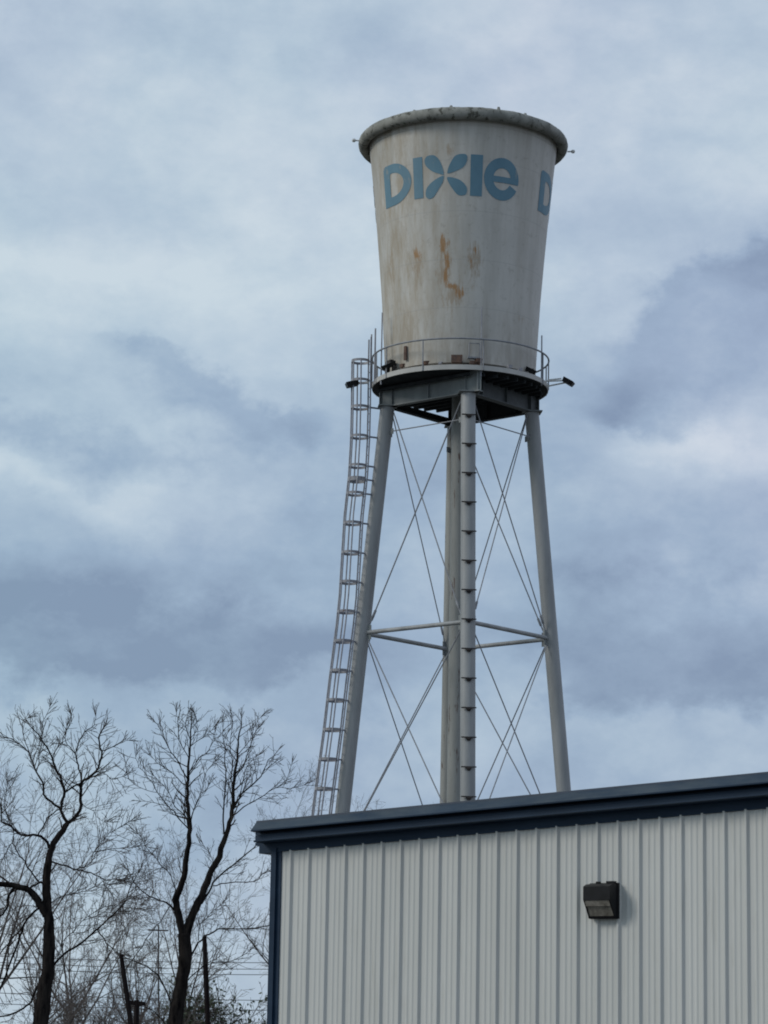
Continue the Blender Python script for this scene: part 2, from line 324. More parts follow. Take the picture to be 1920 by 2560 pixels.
for j in range(n): tk.f.append((c0,c0+1+j,c0+1+(j+1)%n)); 
c1=len(tk.v); tk.v.append(V((TX,TY,zb)))
for j in range(n): tk.f.append((c1,NS*n+(j+1)%n,NS*n+j))
tank=tk.build('tank',TANK,tw)
me=tank.data; uvl=me.uv_layers.new(name='UVMap')
for pl in me.polygons:
    us=[]
    for li in pl.loop_indices:
        v=me.vertices[me.loops[li].vertex_index].co; us.append(math.atan2(v.x-TX,-(v.y-TY)))
    if max(us)-min(us)>math.pi: us=[u if u>0 else u+2*math.pi for u in us]
    for li,u in zip(pl.loop_indices,us):
        v=me.vertices[me.loops[li].vertex_index].co; uvl.data[li].uv=(u*3.3,v.z)
# rolled rim
zrm=Zp(366); Rm=252.5*PX; rmn=14*PX; rb=MB(); n=160; mseg=14
for j in range(n):
    q=2*math.pi*j/n
    k=1+.025*math.sin(q*17+1)+.03*random.uniform(-1,1); 
    for i in range(mseg):
        w=2*math.pi*i/mseg; rr=rmn*(k if math.sin(w)>0 else 1)*(1+.012*random.uniform(-1,1)); R=Rm+rr*math.cos(w)
        rb.v.append(V((TX+R*math.cos(q),TY+R*math.sin(q),zrm+rr*1.12*math.sin(w))))
for j in range(n):
    for i in range(mseg): rb.f.append((j*mseg+i,((j+1)%n)*mseg+i,((j+1)%n)*mseg+(i+1)%mseg,j*mseg+(i+1)%mseg))
for q,hh in ((-1.72,.09),(-1.25,.12),(-2.1,.06),(-.95,.08)):   # little lumps of dirt and bolts on the rim
    p=V((TX+Rm*math.cos(q),TY+Rm*math.sin(q),zrm+rmn)); rb.tube([p-UP*.05,p+UP*hh],[.10,.05],6)
rb.build('rim',RIMM,tank,smooth=60)
for sg,yy2 in ((-1,365),(1,383)):
    q=math.radians(-90+sg*84); dr=V((math.cos(q),math.sin(q),0)); p=ax(Zp(yy2))+dr*(Rm+rmn-.02)
    x=MB(); x.tube([p,p+dr*.16],.03,6); x.tube([p+dr*.14,p+dr*.19,p+dr*.27,p+dr*.30],[.03,.075,.07,.02],10); x.build('beacon_bulb',PALE,tank)
# lettering painted round the tank: shapes in (u metres, v 0..1 of cap height), mapped to the cone
LETM=simple('faded_blue_paint',(.078,.172,.232),(.108,.218,.285),1.6,.6,(1,1,.4),lo=.3,hi=.7,spots=(3.4,.60,(.19,.235,.25)))
LR=3.62; zbase=Zp(491+65)+.02; CH=1.61
def lmap(u,v,ofs=.012):
    z=zbase+v*CH; th=u/LR; R=Rz(z)+ofs; return V((TX+R*math.sin(th),TY-R*math.cos(th),z))
def fill(mb,outer,inner=None,ofs=.012):     # ring between two loops, or a fan-grid from a centre
    n=len(outer); b=len(mb.v)
    if inner is None:
        cu_=sum(p[0] for p in outer)/n; cv_=sum(p[1] for p in outer)/n
        rings=4
        for k in range(rings,0,-1):
            for (u,v) in outer: mb.v.append(lmap(cu_+(u-cu_)*k/rings,cv_+(v-cv_)*k/rings,ofs))
        mb.v.append(lmap(cu_,cv_,ofs))
        for k in range(rings-1):
            for i in range(n): j=(i+1)%n; mb.f.append((b+k*n+i,b+k*n+j,b+(k+1)*n+j,b+(k+1)*n+i))
        for i in range(n): mb.f.append((b+(rings-1)*n+i,b+(rings-1)*n+(i+1)%n,b+rings*n))
    else:
        for k in range(4):
            for (o,i) in zip(outer,inner): mb.v.append(lmap(o[0]+(i[0]-o[0])*k/3,o[1]+(i[1]-o[1])*k/3,ofs))
        for k in range(3):
            for i in range(n): j=(i+1)%n; mb.f.append((b+k*n+i,b+k*n+j,b+(k+1)*n+j,b+(k+1)*n+i))
def dens(poly,closed=True,st=.06):
    o=[]; n=len(poly)
    for i in range(n if closed else n-1):
        a=poly[i]; b=poly[(i+1)%n]; L=math.hypot((b[0]-a[0]),(b[1]-a[1])*CH); k=max(1,int(L/st))
        for t in range(k): o.append((a[0]+(b[0]-a[0])*t/k,a[1]+(b[1]-a[1])*t/k))
    return o
def spline(pts,k=5):      # closed catmull-rom
    n=len(pts); o=[]
    for i in range(n):
        p=[pts[(i+q)%n] for q in (-1,0,1,2)]
        for j in range(k):
            t=j/k; o.append(tuple(.5*((2*p[1][c])+(-p[0][c]+p[2][c])*t+(2*p[0][c]-5*p[1][c]+4*p[2][c]-p[3][c])*t*t+(-p[0][c]+3*p[1][c]-3*p[2][c]+p[3][c])*t**3) for c in (0,1)))
    return o
def word(rot):
    R=LR; dg=lambda a:math.radians(a)*R+rot
    # D
    m=MB(); l,r=dg(-62),dg(-36.2); w=r-l; O=[]; I=[]; K=40
    def dsh(l,r,b,t,rad,cor):
        out=[]
        mid_=(b+t)/2; hb=(t-b)/2; ex=l+(r-l)*rad
        for i in range(K+1):
            q=math.pi/2-math.pi*i/K; out.append((ex+(r-ex)*math.cos(q)**1 if True else 0,mid_+hb*math.sin(q)))
        for i in range(1,12): out.append((ex+(l-ex)*i/12,b))
        for i in range(0,12): 
            vv=b+(t-cor-b)*i/12; out.append((l,vv))
        for i in range(0,8):
            q=math.pi-math.pi/2*i/8; out.append((l+cor*CH*(1+math.cos(q))*1.0,t-cor+cor*math.sin(q)))
        s0=l+cor*CH
        for i in range(0,4): out.append((s0+(ex-s0)*i/4,t))
        return out
    O=dsh(l,r,-.02,1.0,.36,.10); I=dsh(l+.44,r-.40,.20,.78,.18,.05); fill(m,O,I); m.build('letter',LETM,tank,smooth=180,fix=False)
    for a,b in ((-34.4,-27.7),(3.3,11.0)):
        m=MB(); fill(m,dens([(dg(a),0),(dg(b),0),(dg(b),1.0),(dg(a),1.0)])); m.build('letter',LETM,tank,smooth=180,fix=False)
    # X of four petals, outline points from the sign itself in degrees / cap heights
    PET=[[(460,130),(480,105),(515,98),(548,108),(582,150),(608,220),(612,268),(590,262),(530,240),(480,200),(460,165)],
         [(612,276),(612,300),(602,335),(560,402),(522,452),(482,462),(460,432),(470,372),(520,320),(580,285)],
         [(645,240),(660,190),(700,120),(740,99),(790,97),(808,120),(800,170),(770,210),(710,240),(650,258)],
         [(643,290),(700,295),(760,320),(805,370),(808,415),(790,438),(735,438),(690,390),(655,335)]]
    m=MB()
    for pt in PET:
        q=[]
        for x,y in pt:
            th=math.asin(((920+x/3.318)-1159)/229.); top=98+(1-math.cos(th))*62; bot=443+(1-math.cos(th))*62
            q.append((th*R+rot,(bot-y)/(bot-top)))
        fill(m,spline(q,4))
    m.build('letter',LETM,tank,smooth=180,fix=False)
    # e
    m=MB(); cx=(dg(12.0)+dg(36.6))/2; aw=(dg(36.6)-dg(12.0))/2; ai=aw*.50; bo=.515; bi=.265; cv=.47; K=60
    A0,A1=math.radians(-9),math.radians(334); b=len(m.v)
    for i in range(K+1):
        q=A0+(A1-A0)*i/K
        for k in range(4):
            t=k/3; m.v.append(lmap(cx+(aw+(ai-aw)*t)*math.cos(q),cv+(bo+(bi-bo)*t)*math.sin(q)*1.0,.012))
    for i in range(K):
        for k in range(3): a=b+i*4+k; m.f.append((a,a+4,a+5,a+1))
    fill(m,dens([(cx-ai*1.1,cv-.085),(cx+aw*.97,cv-.085),(cx+aw*.99,cv+.06),(cx-ai*1.1,cv+.06)]),None,.016)
    m.build('letter',LETM,tank,smooth=180,fix=False)
for k in (0,119.8,236.): word(math.radians(k)*LR)
# balcony
Rb=220.5*PX; zB=Zp(977); hF=.19; Rti=prof[-1][0]
bc=MB(); bc.rev([(Rti-.4,zB+hF-.04),(Rb-.02,zB+hF-.04),(Rb-.02,zB+hF),(Rb,zB+hF),(Rb,zB),(Rb-.03,zB),(Rb-.03,zB+hF-.1),(Rti-.4,zB+hF-.1)],ax(0),128,True)
bal=bc.build('balcony',TANK if False else simple('balcony_paint',(.36,.355,.34),(.45,.44,.42),1.5,.65,bump=.2,spots=(3,.64,(.17,.11,.08))),tw)
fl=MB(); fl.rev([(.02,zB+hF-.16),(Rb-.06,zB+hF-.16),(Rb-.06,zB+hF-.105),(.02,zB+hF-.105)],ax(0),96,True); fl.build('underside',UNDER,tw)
zRail=zB+hF+1.02
rg=MB(); n=128; rg.tube([V((TX+(Rb+.01)*math.cos(2*math.pi*j/n),TY+(Rb+.01)*math.sin(2*math.pi*j/n),zRail)) for j in range(n+1)],.035,8); rg.build('railing',RODM,bal)
def rdir(deg): q=math.radians(deg); return V((math.sin(q),-math.cos(q),0))   # 0 = towards camera, + = right
for dg_ in (-72,-57,-26,13,66,84,100,125,150,175,200,225,250,272):
    p=ax(zB)+rdir(dg_)*(Rb+.005); MB().tube([p,p+UP*(zRail-zB)],.028,6).build('rail_post',RODM,bal)
# legs : diamond plan turned 5 degrees
ROT=4.8; LD=[rdir(ROT),rdir(ROT+90),rdir(ROT+178),rdir(ROT-90)]   # front,right,back,left
zs,Rs=Zp(1590),233*PX; z1,R1=Zp(1022),181*PX; kR=(Rs-R1)/(z1-zs)
def legR(z): return Rs+(zs-z)*kR
def lp_(i,z): return ax(z)+LD[i]*legR(z)
zG=zB+hF-.17; GH=.80; zg0=zG-GH   # girders
legs=[]
LEGR=[.28,.28,.275,.28]
for i in range(4):
    zz=[0,6,12,18,24,zg0]; o=MB().tube([lp_(i,z) for z in zz],LEGR[i],28).build('leg',RUSTP if i==2 else PAINT,tw); legs.append(o)
# girders
def ibeam(a,b,h,w,zt_,web=.03,fl=.04):
    m=MB(); a=V((a.x,a.y,0)); b=V((b.x,b.y,0)); c=UP
    m.beam(a+c*(zt_-h/2),b+c*(zt_-h/2),web,h-2*fl); m.beam(a+c*(zt_-fl/2),b+c*(zt_-fl/2),w,fl); m.beam(a+c*(zt_-h+fl/2),b+c*(zt_-h+fl/2),w,fl)
    L=(b-a).length; dd=(b-a).normalized(); sd=dd.cross(c)
    for t in (0.02,.14,.5,.86,.98):
        for sg in (-1,1): m.box(a+dd*L*t+sd*sg*w/4+c*(zt_-h/2),dd,sd,c,.025,w/2-.02,h-2*fl-.006)
    return m
cor=[lp_(i,zg0) for i in range(4)]
def ext(a,b,x,y): d=(b-a).normalized(); return a-d*x,b+d*y
a,b=ext(cor[3],cor[0],.42,.62); ibeam(a,b,GH,.24,zG).build('girder',DARKP,tw,smooth=0)
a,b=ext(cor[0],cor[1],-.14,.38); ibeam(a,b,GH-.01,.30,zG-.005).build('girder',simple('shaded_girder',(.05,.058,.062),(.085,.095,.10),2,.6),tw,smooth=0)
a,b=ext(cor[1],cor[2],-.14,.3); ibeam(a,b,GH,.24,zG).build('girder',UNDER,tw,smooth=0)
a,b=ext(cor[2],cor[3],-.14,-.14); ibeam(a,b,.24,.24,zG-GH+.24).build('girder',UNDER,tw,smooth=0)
# plate at the front apex of the girder frame
dgl=(cor[0]-cor[3]).normalized(); 
# floor joists
jd=(cor[0]-cor[3]).normalized(); jn=(cor[1]-cor[0]).normalized(); L=(cor[1]-cor[0]).length
for k in range(1,12):
    t=-.18+1.36*k/12; c=cor[3]+jn*L*t; c=V((c.x,c.y,zG-.12)); mid_=c+jd*L/2
    hd=math.sqrt(max(.3,(Rb-.25)**2-((mid_-V((TX,TY,mid_.z))).length)**2))
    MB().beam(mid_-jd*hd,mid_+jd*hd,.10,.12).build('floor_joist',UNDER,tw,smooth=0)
# cap plates & gussets
for i in range(4):
    MB().box(cor[i]+UP*.02,LD[i],LD[i].cross(UP),UP,.75,.75,.04).build('cap_plate',DARKP,tw,smooth=0)
# struts
zTr=Zp(1088)
for i in range(4):
    j=(i+1)%4; a=lp_(i,zs); b=lp_(j,zs); MB().tube([a,b],.085,12).build('strut',PAINT,tw)
    zl=Zp(2142); MB().tube([lp_(i,zl),lp_(j,zl)],.085,12).build('strut',PAINT,tw)
    if i in (0,3): MB().tube([lp_(i,zTr),lp_(j,zTr)],.024,8).build('strut',RODM,tw)
# bracing rods
def brace(z_t,z_b,f_top=None):
    for i in range(4):
        j=(i+1)%4
        for a,b in ((i,j),(j,i)):
            A=lp_(a,z_t); B=lp_(b,z_b); e=(lp_(b,z_t)-A).normalized()
            p=A+e*.30; q=B-e*.30
            MB().tube([p,q],.024,6).build('brace_rod',RODM,tw)
            # turnbuckle near the lower end
            d=(p-q); t0=q+d*.035; t1=q+d*.075; MB().tube([t0,t0+d*.004,t1-d*.004,t1],[.02,.05,.05,.02],6).build('turnbuckle',RODM,tw)
brace(zg0-.15,zs+.22); brace(zs-.25,Zp(2130)); brace(Zp(2155),.5)
gs=[]
for z in (zTr,zs,Zp(2142)):
    for i in range(4):
        for k in (1,3):
            e=(lp_((i+k)%4,z)-lp_(i,z)).normalized(); c=lp_(i,z)+e*(LEGR[i]+.03)
            h_=.22 if z==zTr else .55
            MB().box(c,e,e.cross(UP),UP,.26,.03,h_).build('gusset_plate',DARKP,tw,smooth=0)
# riser
MB().tube([ax(0),ax(zG)],.31,24).build('riser_pipe',RUSTP,tw)
# step brackets on the front leg
lb=legs[0]; e=LD[0]; sdv=V((e.y,-e.x,0)); tang=(lp_(0,20)-lp_(0,10)).normalized()
y=1030
while y<2130:
    z=at(1164,y,TY-3.6).z; p=lp_(0,z)+e*(LEGR[0]+.02); m_=MB()
    m_.box(p+UP*.0,sdv,e,UP,.56,.06,.042); 
    m_.prism([(-.12,-.02),(.12,-.02),(.05,-.13),(-.05,-.13)],lambda q:p+sdv*q[0]+UP*q[1]+e*.035,lambda q:p+sdv*q[0]+UP*q[1]-e*.02)
    m_.box(p+e*.07-UP*.045,sdv,e,UP,.10,.10,.05)
    m_.build('step_bracket',STEPM,lb,smooth=0); y+=74.4
# ladder with cage, beside the left leg
lx=[(924,905),(923,1010),(921,1100),(916,1190),(905,1290),(893,1490),(886,1560),(868,1700),(853,1830),(830,2000),(812,2150)]
LP=[at(x,y,TY-.45) for x,y in lx]; dz=LP[-2]-LP[-1]; LP.append(LP[-1]-dz*(LP[-1].z/dz.z))
LP=LP[::-1]
def lad(z):
    for a,b in zip(LP,LP[1:]):
        if a.z<=z<=b.z: return a.lerp(b,(z-a.z)/(b.z-a.z))
    return LP[-1] if z>LP[-1].z else LP[0]
tl=math.radians(12); lo_=V((-math.cos(tl),-math.sin(tl),0)); ls=V((math.sin(tl),-math.cos(tl),0))  # outward, sideways
ztopL=at(880,893,TY).z
L0=MB()
for sg in (-1,1): L0.tube([lad(z)+ls*.21*sg for z in [p.z for p in LP]]+[LP[-1]+ls*.21*sg+UP*.95],.034,6)
ladder=L0.build('ladder',LADM,tw)
z=1.
while z<ztopL: 
    p=lad(z); MB().tube([p-ls*.21,p+ls*.21],.013,5).build('rung',LADM,ladder); z+=.33
def hoop(z,mat=HOOPM,hh=.085,r=.36):
    c=lad(z)+lo_*(.36); pts=[]
    m=MB(); n=18; b=0
    for i in range(n+1):
        q=math.radians(-158+316*i/n); dv=lo_*math.cos(q)+ls*math.sin(q)
        for dr in (0,-.012):
            for k in (-1,1): m.v.append(c+dv*(r+dr)+UP*hh/2*k)
    for i in range(n):
        a=i*4; m.f+=[(a,a+4,a+5,a+1),(a+2,a+3,a+7,a+6),(a+1,a+5,a+7,a+3),(a,a+2,a+6,a+4)]
    return m.build('cage_hoop',mat,ladder)
hys=[893,960,1026,1099,1172,1206,1241]+[1241+73.6*k for k in range(1,13)]
for y in hys:
    z=at(885,y,TY).z; hoop(z,hh=.10 if y not in (1206,) else .16)
    if y>1000:
        a=lad(z); q=lp_(3,z)-LD[3]*0; MB().beam(a+ls*.1,V((q.x,q.y,z)),.05,.06).build('standoff',LADM,ladder,smooth=0)
for q in (-82,-28,28,82):
    qq=math.radians(q); dv=lo_*math.cos(qq)+ls*math.sin(qq); zz=[p.z for p in LP if p.z>7]+[ztopL]
    MB().tube([lad(z)+lo_*.36+dv*.352 for z in [7]+zz],.03,5).build('cage_strap',LADM,ladder)
# gate frame and antennas
def pole(deg,R,y0,y1,r=.03,mat=LADM,name='antenna'):
    p=ax(0)+rdir(deg)*R; sc_=(TY-(TY+0))
    za=at(1150,y0,p.y).z; zb_=at(1150,y1,p.y).z; MB().tube([V((p.x,p.y,za)),V((p.x,p.y,zb_))],[r,r*.8],6).build(name,mat,tw)
pole(-65.5,Rb-.05,965,785,.035); pole(-76,Rb,965,825,.045); pole(-88,Rb+.05,970,840,.04,HOOPM); pole(66,Rb-.05,960,835,.035); pole(12,Rb-.1,940,766,.025)
# floodlights and small fittings round the balcony
def flood(deg,R,z,head=.34,arm=.0,yaw=0,mat=BLACK,tilt=-.5):
    d=rdir(deg); p=ax(z)+d*R; g=MB(); g.tube([p-d*.1,p+d*(arm+.05)],.03,6); 
    o=g.build('floodlight',PALE,tw)
    c=p+d*(arm+.12); u=(d*math.cos(tilt)+UP*math.sin(tilt)).normalized(); s_=d.cross(UP); w_=s_.cross(u)
    h=MB(); h.prism([(-.5,.32),(.2,.5),(.5,.42),(.5,-.42),(.2,-.5),(-.5,-.32)],lambda q:c+u*q[0]*head+s_*q[1]*head+w_*.02*1,lambda q:c+u*q[0]*head*.9+s_*q[1]*head*.85+w_*-.16)
    h.build('lamp_head',mat,o,smooth=0)
zd=zB+hF
flood(76,Rb,zd+.05,.46,.75,tilt=-.55)
MB().beam(ax(zd+.12)+rdir(78)*Rb,ax(zd+.17)+rdir(78)*(Rb+.55),.05,.05).build('floodlight_arm',PALE,tw,smooth=0)
MB().beam(ax(zd-.12)+rdir(78)*Rb,ax(zd-.02)+rdir(77)*(Rb+.7),.05,.05).build('floodlight_arm',PALE,tw,smooth=0)
flood(58,Rb-.4,zd+.32,.36); flood(-58,Rb-.35,zd+.40,.5,.1); flood(-4,Rb-.45,zd+.22,.42,0,mat=RUST); flood(-82,Rb+.25,zd-.08,.5,.45,tilt=-.25)
for deg,dz,s_,mt in ((-44,.18,.16,RUST),(-25,.15,.17,RUST),(6,.12,.16,RUST),(11,.22,.2,RUST),(33,.12,.16,HOOPM),(42,.1,.15,HOOPM),(-15,.1,.12,HOOPM)):
    d=rdir(deg); p=ax(zd+dz)+d*(Rb-.15); m_=MB(); m_.tube([p-UP*dz,p,p+d.cross(UP)*s_*-.8+UP*.05],.035,5); m_.box(p,d,d.cross(UP),UP,.12,s_,s_*.8); m_.build('cable_bracket',mt,tw,smooth=0)
for deg,w_,h_,dz_ in ((-4,.42,.26,.30),(-3,.12,.3,.12),(-61,.40,.16,.50),(-64,.14,.45,.25),(-55,.10,.35,.15),(9.5,.14,.26,.14),(58,.10,.32,.16)):
    d=rdir(deg); MB().box(ax(zd+dz_)+d*(Rb-.28),d.cross(UP),d,UP,w_,.16,h_).build('junction_box',RUST if abs(deg)<50 else STEPM,tw,smooth=0)
d=rdir(-46); MB().box(ax(zd+.75)+d*(prof[-2][0]+.05),d.cross(UP),d,UP,.13,.05,.55).build('sign_plate',RUST,tw,smooth=0)
d=rdir(8); s_=d.cross(UP); p=ax(zd+.62)+d*(Rb-.3); m_=MB()
for a,b in (((-.2,-.3),(-.2,.3)),((.2,-.3),(.2,.3)),((-.2,.3),(.2,.3))): m_.tube([p+s_*a[0]+UP*a[1],p+s_*b[0]+UP*b[1]],.022,5)
m_.box(p-UP*.28,s_,d,UP,.5,.2,.06); m_.build('equipment_frame',RODM,tw,smooth=0)
# ------------------------------------------------------------------ bare trees
rnd=random.Random(11)
class TreeB:
    def __init__(s,Y): s.Y=Y; s.k=Y/F; s.tr=MB(); s.cr=MB(); s.cnt=0; s.pix=[]
    def rand(s): return V((rnd.gauss(0,1),rnd.gauss(0,1),rnd.gauss(0,1)))
    def grow(s,p,d,L,r,lv,dens_=1.,trop=.1,wig=.16,mb=None):
        if L<.12 or s.cnt>70000: return
        n=max(2,min(7,int(L/.22))); pts=[p.copy()]; d=d.normalized(); st=L/n; ds=[]
        for i in range(n):
            d=(d+s.rand()*wig+UP*trop*.5).normalized(); p=p+d*st; pts.append(p.copy()); ds.append(d.copy())
        re=max(.0048,r*.4); rad=[r+(re-r)*i/n for i in range(n+1)]
        (mb or s.cr).tube(pts,rad,3 if r<.02 else 5,False); s.cnt+=n
        if lv<=0: return
        kids=max(2,int(L*dens_*(4.2 if lv>1 else 5.2)+rnd.random()))
        for c in range(kids):
            t=.18+.82*(c+rnd.random()*.8)/kids; i=min(n-1,int(t*n)); q=pts[i].lerp(pts[i+1],max(0,min(1,t*n-i)))
            dd=ds[i]; sd=dd.cross(s.rand()).normalized(); an=math.radians(rnd.uniform(22,52)); nd=dd*math.cos(an)+sd*math.sin(an)
            s.grow(q,nd,L*rnd.uniform(.38,.62)*(1.1-.4*t),max(.0048,rad[i]*.55),lv-1,dens_,trop,wig)
    def limb(s,pl,r0p,r1p,dd=0.,side=1.,sl=1.1,lv=2,ox=0,oy=0,sc=1.,trop=.12,start=.25):
        P=[(ox+x/sc,oy+y/sc) for x,y in pl]
        # depth at junction
        y0=s.Y
        if s.pix:
            b=min(s.pix,key=lambda q:(q[0]-P[0][0])**2+(q[1]-P[0][1])**2); y0=b[2]
        # densify with a spline and a little crookedness
        pts=[]; 
        for i in range(len(P)-1):
            a=P[max(0,i-1)]; b=P[i]; c=P[i+1]; d=P[min(len(P)-1,i+2)]
            for j in range(3):
                t=j/3; pts.append(tuple(.5*((2*b[q])+(-a[q]+c[q])*t+(2*a[q]-5*b[q]+4*c[q]-d[q])*t*t+(-a[q]+3*b[q]-3*c[q]+d[q])*t**3) for q in (0,1)))
        pts.append(P[-1]); n=len(pts); L=[0]
        for a,b in zip(pts,pts[1:]): L.append(L[-1]+math.hypot(a[0]-b[0],a[1]-b[1]))
        W3=[]; R=[]
        for i,(x,y) in enumerate(pts):
            t=L[i]/L[-1]; yd=y0+dd*L[i]*s.k; w=at(x,y,yd)
            if 0<i<n-1: w+=s.rand()*.012
            if w.z<0: w.z=-.05
            W3.append(w); R.append((r0p+(r1p-r0p)*t)*(1.12 if r0p>40 else .92)/sc*.5*s.k*(1+rnd.uniform(-.06,.06))); s.pix.append((x,y,yd))
        s.tr.tube(W3,R,10 if r0p/sc>6 else 6,True)
        if side<=0: return
        tot=L[-1]*s.k; m=int(tot*side*(7.2 if r0p<40 else 4.2))
        for c in range(m):
            t=start+(1-start)*(c+rnd.random())/m; l=t*L[-1]; i=max(j for j in range(n) if L[j]<=l+1e-6); i=min(i,n-2)
            q=W3[i].lerp(W3[i+1],(l-L[i])/(L[i+1]-L[i])); dd_=(W3[i+1]-W3[i]).normalized(); sd=dd_.cross(s.rand()).normalized()
            an=math.radians(rnd.uniform(28,60)); nd=dd_*math.cos(an)+sd*math.sin(an)
            s.grow(q,nd,sl*.78*rnd.uniform(.5,1.15)*(1.15-.45*t),max(.008,min(.026,R[i]*.5)),lv,1.,trop,.12)
        for c in range(4):
            dd_=(W3[-1]-W3[-2]).normalized(); s.grow(W3[-1],dd_+s.rand()*.25,sl*rnd.uniform(.35,.55),max(.008,min(.022,R[-1]*.8)),lv,1.1,trop)
def finish(T,label,group=None,tm=None,cm=None,loc=None):
    root=empty('bare_tree',loc,label,'tree',group)
    T.tr.build('trunk',tm or BARK,root,smooth=180,fix=False); T.cr.build('crown',cm or TWIG,root,smooth=180,fix=False); return root
# tree A (left)
A=TreeB(68); k=dict(ox=0,oy=1720,sc=2.633)
A.limb([(262,2850),(262,2500),(268,2212),(298,1950),(322,1700),(312,1450),(303,1300),(318,1150),(338,1050),(390,970),(445,890)],125,30,0,.12,1.0,2,start=.5,**k)
A.limb([(445,890),(525,810),(527,700),(535,620),(590,590),(648,520),(667,420),(650,330),(680,265)],28,9,.1,1.3,.95,2,**k)
A.limb([(445,890),(410,830),(405,750),(425,690),(405,600),(360,530),(345,460),(280,350),(190,240)],24,6,-.15,1.4,1.0,2,**k)
A.limb([(425,690),(480,650),(535,620)],14,12,0,0,**k)
A.limb([(535,620),(520,530),(500,460),(510,370),(560,290),(620,240),(630,185)],14,4,.3,1.4,.7,2,**k)
A.limb([(520,540),(495,430),(440,370),(430,300),(470,220),(465,170)],9,3,-.3,1.3,.7,2,**k)
A.limb([(667,420),(720,400),(780,370),(850,345)],8,3,-.2,1.2,.6,1,**k)
A.limb([(600,590),(680,560),(740,600),(820,580)],8,3,-.2,1.6,.8,2,**k)
A.limb([(527,760),(600,800),(650,860),(700,880)],6,3,.2,1.2,.8,2,**k)
A.limb([(400,800),(340,750),(290,700),(280,620),(240,550),(190,430),(130,370),(60,330)],18,6,.2,1.5,1.0,2,**k)
A.limb([(240,550),(260,450),(275,330),(290,220),(330,120)],8,3,-.2,1.5,.7,2,**k)
A.limb([(190,430),(160,330),(150,230),(180,200)],7,3,.2,1.5,.7,2,**k)
A.limb([(345,460),(375,400),(420,330),(440,250)],8,3,.3,1.5,.7,2,**k)
A.limb([(330,1060),(295,1000),(250,970),(140,965),(70,910),(10,880),(8,800),(-30,700)],22,6,-.2,1.3,1.0,2,**k)
A.limb([(250,970),(290,890),(330,840),(390,800)],11,9,.1,.8,.7,2,**k)
A.limb([(305,1500),(272,1440),(240,1385),(190,1330),(100,1298),(0,1288),(-150,1250),(-260,1120)],48,14,-.2,.5,1.2,2,**k)
A.limb([(100,1310),(58,1370),(45,1450),(0,1500),(-60,1580)],22,10,-.2,.7,1.0,2,**k)
A.limb([(285,1290),(245,1262),(200,1205),(135,1110),(80,1020),(40,1090),(0,1160)],14,5,.25,1.3,1.0,2,**k)
A.limb([(200,1315),(250,1285),(285,1290)],16,16,0,0,**k)
A.limb([(80,1020),(90,960),(60,880),(30,760),(50,640)],7,3,.2,1.5,1.0,2,**k)
A.limb([(345,1145),(430,1172),(500,1195),(600,1217),(680,1260),(755,1260)],14,6,-.3,1.3,1.0,2,**k)
A.limb([(500,1195),(590,1160),(620,1080),(700,980),(760,930),(850,880)],9,3,.2,1.5,1.0,2,**k)
A.limb([(620,1080),(740,1060),(850,1050),(950,1040)],6,3,-.2,1.2,.8,2,**k)
A.limb([(340,1840),(420,1750),(520,1690),(640,1590),(760,1480),(830,1390),(860,1300),(930,1180)],18,5,.25,1.3,1.1,2,**k)
A.limb([(640,1590),(700,1680),(790,1750)],10,6,.1,1.2,.8,2,**k)
A.limb([(375,1800),(410,1680),(480,1600),(560,1520),(700,1440),(900,1450)],7,3,-.3,1.5,1.1,2,**k)
A.limb([(330,1420),(400,1370),(520,1350),(640,1300),(780,1290)],8,3,.3,1.6,1.1,2,**k)
A.limb([(245,1960),(210,2060),(150,2110),(0,2170),(-100,2190)],17,9,-.2,.6,1.0,2,**k)
A.limb([(255,1450),(180,1520),(130,1640),(80,1780),(10,1960),(-40,2100)],16,12,.2,.7,1.0,2,**k)
A.limb([(180,1520),(90,1640),(0,1745),(-60,1800)],11,8,-.2,.9,1.0,2,**k)
finish(A,'large dark bare tree with a crooked trunk at the left edge of the photo',None,loc=at(262/2.633,2740,68)*1.)
